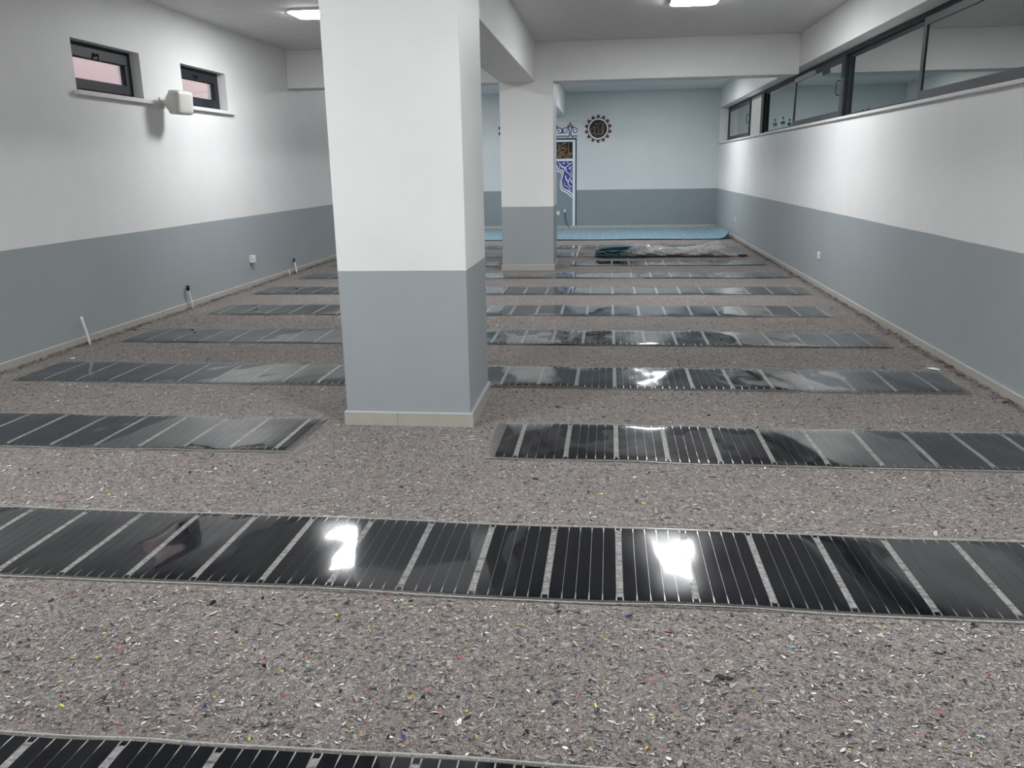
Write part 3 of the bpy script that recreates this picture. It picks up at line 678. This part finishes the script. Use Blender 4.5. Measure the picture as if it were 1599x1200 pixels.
def medallion(cx, cz, label, text):
    org = Vector((cx, YW, cz)); r = empty('medallion', org, label, 'medallion', 'round wall medallions')
    def disc(rad, d0, d1, nm, mt, k=40):
        mb = MB(); mb.prism([(cx + rad * math.cos(t), cz + rad * math.sin(t)) for t in [2 * math.pi * i / k for i in range(k)]], mpw, d0, d1); rel(mb, org).build(nm, M[mt], r, recalc=True)
    disc(.280, 0, .003, 'maroon_ring', 'maroon'); disc(.258, .003, .005, 'white_ring', 'decal_white'); disc(.224, .005, .007, 'black_disc', 'decal_black')
    for i in range(14):
        t = math.pi / 2 + 2 * math.pi * i / 14; fx, fz = cx + .303 * math.cos(t), cz + .303 * math.sin(t); mb = MB()
        mb.prism([(fx + (.050 if k % 2 == 0 else .034) * math.cos(t + math.pi * k / 5), fz + (.050 if k % 2 == 0 else .034) * math.sin(t + math.pi * k / 5)) for k in range(10)], mpw, 0, .003)
        mb.prism([(fx + .010 * math.cos(math.pi * k / 4), fz + .010 * math.sin(math.pi * k / 4)) for k in range(8)], mpw, .003, .004, 1)
        rel(mb, org).build('flower', [M['maroon'], M['maroon_light']], r, recalc=True)
    if text:
        def z4(x, y): return (cx + (x - 545) / 22.64 * .01617, cz - (y - 605) / 22.64 * .0161)
        ss = [([(715, 420), (722, 560), (718, 720), (712, 830)], .026), ([(672, 530), (668, 640), (672, 740), (640, 800), (590, 805), (560, 760), (552, 640), (545, 500)], .021), ([(550, 740), (520, 800), (460, 810), (425, 770), (420, 660), (418, 550), (440, 540), (500, 545)], .021),
              ([(425, 780), (390, 740), (350, 765), (300, 755), (278, 700), (285, 640), (330, 590), (390, 500)], .017), ([(385, 520), (345, 570), (370, 590)], .012), ([(440, 460), (450, 410), (470, 455), (500, 430), (540, 440), (600, 432), (690, 430)], .013)]
        mb = MB()
        for pts, w_ in ss:
            p = smooth_path([z4(*a) for a in pts], 5); n = len(p); mb.ribbon(p, [w_ * .78 * (.6 + .5 * math.sin(math.pi * (i + .5) / n)) for i in range(n)], mpw, .007, .009)
        rel(mb, org).build('gold_lettering', M['gold_bright'], r, recalc=True)
medallion(-.295, 2.50, 'round black medallion with gold lettering and maroon flower rim, right of the niche', True)
medallion(-2.51, 2.50, 'round medallion with maroon flower rim half hidden behind the far column', False)

# ------------------------------------------------------------------ light blue carpet at the far wall
def carpet():
    prof = []   # x, z of the upper surface
    x = XL + .03
    while x < 2.38: prof.append((x, .022)); x += .25
    for i in range(0, 9):
        t = i / 8 * math.radians(74); prof.append((2.40 + .20 * math.sin(t), .022 + .20 * (1 - math.cos(t)) * .95))
    y0, y1 = 18.42, YF - .04; ny = 14; th = .014
    mb = MB(); rs = []
    for j in range(ny + 1):
        y = y0 + (y1 - y0) * j / ny
        up = [(px + .012 * math.sin(y * 2), y + .015 * math.sin(px * 1.7) * (1 - j / ny), (.022 + (pz - .022) * (1 - .65 * j / ny)) + .004 * math.sin(px * 3 + y * 2) * (pz < .05)) for px, pz in prof]
        lo = []
        for i, (px, pz) in enumerate(prof):
            a = prof[max(i - 1, 0)]; b = prof[min(i + 1, len(prof) - 1)]; d = Vector((b[0] - a[0], b[1] - a[1])).normalized(); n = Vector((-d.y, d.x)); lo.append((up[i][0] - n.x * th, up[i][1], up[i][2] - n.y * th))
        rs.append(up + lo[::-1])
    mb.rings(rs); k = len(prof)
    o = mb.build('carpet', [M['carpet'], M['carpet_back']], recalc=True)
    for p in o.data.polygons:
        if len(p.vertices) > 4: p.material_index = 1
        else:
            idx = [v % (2 * k) for v in p.vertices]
            if max(idx) >= k and not (min(idx) < k - 1 and max(idx) < k): p.material_index = 1
    tag(o, 'light blue carpet along the far wall, its right end curled up against the wall', 'carpet')
carpet()

# ------------------------------------------------------------------ plastic wrapped carpet roll
def roll():
    org = Vector((.9, 15.02, 0)); r = empty('wrapped_carpet_roll', org, 'folded dark teal carpet half covered by a milky plastic sleeve, lying in the right bay', 'carpet roll')
    dk = plain('teal_carpet_pile', (.035, .10, .125), .95)
    Y0 = 14.86
    lt = plain('pale_teal_carpet_pile', (.10, .20, .235), .95)
    def fold(prof, ya, yb, mt, th=.014):
        p = smooth_path(prof, 5); mb = MB(); rs = []
        for i in range(7):
            y = ya + (yb - ya) * i / 6; up = []; lo = []
            for j, (x, z) in enumerate(p):
                a = p[max(0, j - 1)]; b = p[min(len(p) - 1, j + 1)]; d = Vector((b[0] - a[0], b[1] - a[1])).normalized(); n = Vector((-d.y, d.x)); w_ = .015 * math.sin(i * 1.3 + x * 5)
                up.append((x + w_ + n.x * th / 2, y, max(.016, z + n.y * th / 2))); lo.append((x + w_ - n.x * th / 2, y, max(.012, z - n.y * th / 2)))
            rs.append(up + lo[::-1])
        mb.rings(rs); local(mb, org).build('carpet_fold', mt, r, recalc=True)
    lp = [(.06, .068), (-.03, .075), (-.06, .10), (-.02, .128), (.10, .132), (.19, .125), (.215, .10), (.18, .075), (.08, .066)]
    fold(lp, 14.80, 15.22, lt); fold([(x + .27, z + .004) for x, z in lp], 14.78, 15.2, lt)
    fold([(-.20, .10), (-.14, .15), (-.02, .175), (.2, .19), (.42, .19), (.62, .17)], 14.84, 15.27, lt)
    fold([(-.22, .05), (-.05, .042), (.2, .035), (.6, .035)], 14.8, 15.25, dk, .03)
    fold([(-.17, .13), (-.08, .15), (.0, .155), (.3, .16), (.6, .15)], 14.86, 15.24, dk)
    fold([(-.12, .06), (.0, .05), (.3, .05), (.6, .055)], 14.9, 15.24, dk)
    mb = MB(); mb.tube([(-.24, 14.99, .115), (-.1, 15.02, .118), (.6, 15.06, .12)], .020, 10); local(mb, org).build('cardboard_tube', M['cardboard'], r)
    # hidden core inside the sleeve
    mb = MB(); rs = []
    R = random.Random(5)
    nseg = 34; n = 46; rs = []
    for i in range(n + 1):
        t = i / n; x = .30 + t * 1.88
        hh = .092 + .008 * math.sin(t * 9) + .030 * math.exp(-((t - .84) / .12) ** 2) + .018 * math.exp(-((t - .1) / .1) ** 2)
        ww = .22 + .03 * math.sin(t * 7 + 1) + .05 * math.exp(-((t - .12) / .1) ** 2)
        if t > .92: f = (1 - t) / .08; hh *= .35 + .65 * f; ww *= .5 + .5 * f
        ring = []
        for j in range(nseg):
            a = 2 * math.pi * j / nseg
            k = 1 + .09 * math.sin(a * 5 + t * 22) + .06 * math.sin(a * 9 - t * 40 + 1) + .05 * R.uniform(-1, 1)
            yy = 15.05 + ww * math.cos(a) * k; zz = hh * .93 + hh * math.sin(a) * k
            xx = x + (.10 * math.sin(a * 3 + 1) if i == 0 else 0) + .012 * R.uniform(-1, 1)
            ring.append((xx, yy, max(.014 + .004 * R.random(), zz)))
        rs.append(ring)
    mb.rings(rs, cap=False); local(mb, org).build('plastic_sleeve', M['wrap'], r, smooth=True)
    mb = MB(); rs = []
    for i in range(14):
        t = i / 13; x = .62 + t * 1.42; hh = .10 + .01 * math.sin(t * 11); rs.append([(x, 15.05 + .17 * math.cos(2 * math.pi * j / 16), max(.02, .085 + .75 * hh * math.sin(2 * math.pi * j / 16))) for j in range(16)])
    mb.rings(rs); local(mb, org).build('inner_wrapping', plain('grey_white_foam_wrapping', (.50, .50, .49), .8), r, smooth=True)
roll()

# ------------------------------------------------------------------ speaker on the left wall
def speaker():
    org = Vector((XL, 9.18, 2.36)); r = empty('wall_speaker', org, 'off white box speaker on a swivel bracket between the small windows', 'speaker')
    mb = MB(); mb.box((0, -.05, -.06), (.018, .05, .06)); mb.build('wall_plate', M['plastic_white'], r, bevel=.006)
    mb = MB(); mb.tube([(.018, 0, .0), (.12, .0, .0)], .036, 16); mb.tube([(.10, 0, .035), (.10, 0, -.035)], .046, 14); mb.build('swivel_arm', M['plastic_white'], r, smooth=False, bevel=.003)
    body = empty('x', (0, 0, 0), None, None); bpy.data.objects.remove(body)
    def sq(h, wdt, hgt, rad, k=5):
        out = []
        for cy, cz, a0 in [(wdt - rad, hgt - rad, 0), (-wdt + rad, hgt - rad, 90), (-wdt + rad, -hgt + rad, 180), (wdt - rad, -hgt + rad, 270)]:
            for i in range(k + 1): t = math.radians(a0 + 90 * i / k); out.append(Vector((h, cy + rad * math.cos(t), cz + rad * math.sin(t))))
        return out
    rot = Matrix.Rotation(math.radians(-10), 4, 'Z') @ Matrix.Rotation(math.radians(4), 4, 'Y'); T = Matrix.Translation((.085, .01, .005)) @ rot @ Matrix.Diagonal((.92, .98, .86, 1))
    rs = [[T @ p for p in sq(*a)] for a in [(0, .04, .04, .0399), (.012, .085, .085, .0849), (.035, .115, .120, .1149), (.075, .132, .138, .11), (.105, .138, .143, .07)]]
    mb = MB(); mb.rings(rs); mb.build('rear_housing', M['plastic_white'], r, smooth=True, recalc=True)
    rs = [[T @ p for p in sq(*a)] for a in [(.104, .138, .143, .07), (.112, .146, .150, .05), (.20, .146, .150, .05), (.232, .140, .144, .048), (.246, .122, .126, .045), (.25, .09, .095, .04)]]
    mb = MB(); mb.rings(rs); mb.build('front_housing', M['plastic_white'], r, smooth=True, recalc=True)
speaker()

# ------------------------------------------------------------------ sockets
def socket(loc, rz, label, dep=.012, s=.042, shape='flush'):
    r = empty('wall_socket', loc, label, 'socket', 'white wall sockets'); r.rotation_euler = (0, 0, rz)
    mb = MB(); mb.box((-s, -dep, -s), (s, 0, s)); mb.build('socket_body', M['plastic_socket'], r, bevel=.004)
    mb = MB(); mb.rings([[(.028 * math.cos(t), -dep - .001, .028 * math.sin(t)) for t in [2 * math.pi * i / 20 for i in range(20)]], [(.026 * math.cos(t), -dep - .004, .026 * math.sin(t)) for t in [2 * math.pi * i / 20 for i in range(20)]]]); mb.build('socket_face', M['plastic_socket'], r, recalc=True)
    mb = MB()
    for dx in (-.010, .010): mb.tube([(dx, -dep - .004, 0), (dx, -dep - .0055, 0)], .0035, 8)
    mb.build('pin_hole', M['rubber'], r)
socket((XL, 11.11, .405), math.pi / 2, 'white surface mounted socket box low on the left wall', dep=.055, s=.05)
socket((XR, 11.05, .43), -math.pi / 2, 'white socket low on the right wall, nearer the camera', dep=.02, s=.045)
socket((XR, 18.28, .434), -math.pi / 2, 'white socket low on the right wall close to the far corner', dep=.02, s=.045)
socket((-1.325, YF - .013, .415), 0, 'white socket inside the painted niche beside the far column', s=.05)
r = empty('cable_outlet', (-1.14, YF - .013, .47), 'small white cable outlet with a black cable hanging to the carpet inside the niche', 'cable outlet')
mb = MB(); mb.box((-.022, -.02, -.035), (.022, 0, .035)); mb.build('outlet_body', M['plastic_socket'], r, bevel=.003)
mb = MB(); mb.tube(smooth_path([(0, -.018, -.02), (.01, -.035, -.12), (.03, -.05, -.25), (.08, -.06, -.37), (.14, -.08, -.43)], 5), .008, 6); mb.build('cable', M['plastic_black'], r, smooth=True)

# ------------------------------------------------------------------ conduit stubs at the left wall
def conduit(x, y, h, lean, tip, label, rad=.0125):
    r = empty('conduit_stub', (x, y, .004), label, 'conduit', 'white conduit stubs by the left wall')
    lx, ly = lean; mb = MB(); mb.tube(smooth_path([(0, 0, 0), (lx * .5 + .004, ly * .5, h * .5), (lx, ly, h)], 3), rad, 10); mb.build('tube', M['plastic_socket'], r, smooth=True)
    if tip:
        mb = MB(); mb.tube([(lx, ly, h - .015), (lx * 1.02, ly * 1.05, h + .012), (lx + .012, ly - .012, h + .035), (lx - .006, ly - .02, h + .045)], [rad * 1.2, rad * 1.9, rad * 1.6, rad * .7], 8); mb.build('cable_end', M[tip], r, smooth=True)
conduit(-4.935, 7.19, .285, (-.035, -.03), None, 'bare white conduit stub nearest the camera at the left skirting')
conduit(-4.955, 9.25, .245, (-.02, -.03), 'plastic_black', 'white conduit stub with a black cable end at the left skirting')
conduit(-4.955, 12.65, .20, (-.015, -.03), 'plastic_green', 'white conduit stub with a green cable end at the left skirting')
conduit(-4.965, 12.38, .085, (0, -.01), None, 'very short white conduit stub beside the green tipped one', .009)
conduit(-4.955, 15.9, .20, (0, -.02), 'plastic_black', 'white conduit stub half hidden behind the near column edge')

# ------------------------------------------------------------------ bottles on the sill
def lathe(prof, seg=20):
    return [[(rr * math.cos(2 * math.pi * j / seg), rr * math.sin(2 * math.pi * j / seg), z) for j in range(seg)] for rr, z in prof]
def bottle(x, y, label, full):
    r = empty('water_bottle', (x, y, RZ[0]), label, 'bottle', 'water bottles on the window sill')
    mb = MB(); mb.rings(lathe([(.026, .001), (.032, .006), (.033, .03), (.031, .04), (.033, .05), (.031, .062), (.033, .075), (.033, .145), (.029, .165), (.018, .185), (.0125, .195), (.0125, .205)])); mb.build('bottle_body', M['bottle'], r, smooth=True)
    mb = MB(); mb.rings(lathe([(.0336, .112), (.0338, .114), (.0338, .146), (.0325, .148)]), cap=False); mb.build('bottle_label', M['carton_blue'], r, smooth=True)
    mb = MB(); mb.rings(lathe([(.0145, .196), (.0150, .198), (.0150, .216), (.013, .219)])); mb.build('bottle_cap', plain('navy_cap', (.01, .015, .05), .4), r, smooth=False)
bottle(2.855, 15.36, 'farther clear water bottle with blue label on the strip window sill', .3)
bottle(2.862, 14.72, 'nearer clear water bottle with blue label on the strip window sill', .5)

# ------------------------------------------------------------------ litter
def scrap(name, x, y, poly, mt, label, cat, h=.004, z=.006):
    mb = MB(); R = random.Random(int(x * 100) + 5); a = [(u, v, R.uniform(0, .012)) for u, v in poly]; mb.rings([a, [(u, v, w + h) for u, v, w in a]])
    o = mb.build(name, M[mt], recalc=True); o.location = (x, y, z); tag(o, label, cat)
scrap('paper_scrap', 2.55, 6.58, [(-.03, .04), (-.02, -.03), (.035, -.05), (.03, -.01), (.0, .03)], 'paper', 'white torn paper scrap near the right end of a film strip', 'paper')
scrap('paper_scrap', -4.74, 6.62, [(-.03, .01), (.0, -.02), (.03, .0), (.01, .02)], 'paper', 'tiny white paper scrap by the left wall beside a film end', 'paper')
scrap('felt_scrap', 2.35, 14.9, [(-.07, -.02), (-.02, -.05), (.07, -.03), (.06, .02), (-.03, .04)], 'rubber', 'small dark scrap on the felt right of the wrapped roll', 'scrap', h=.03)
mb = MB(); mb.tube(smooth_path([(-.57, 14.95, .012), (-.555, 15.1, .03), (-.575, 15.4, .02), (-.55, 15.7, .05), (-.57, 16.1, .015), (-.56, 16.9, .02)], 5), .010, 6)
tag(mb.build('cable', M['plastic_socket'], smooth=True), 'white cable lying in the gap between far film strips', 'cable')
print('objects', len(bpy.data.objects))
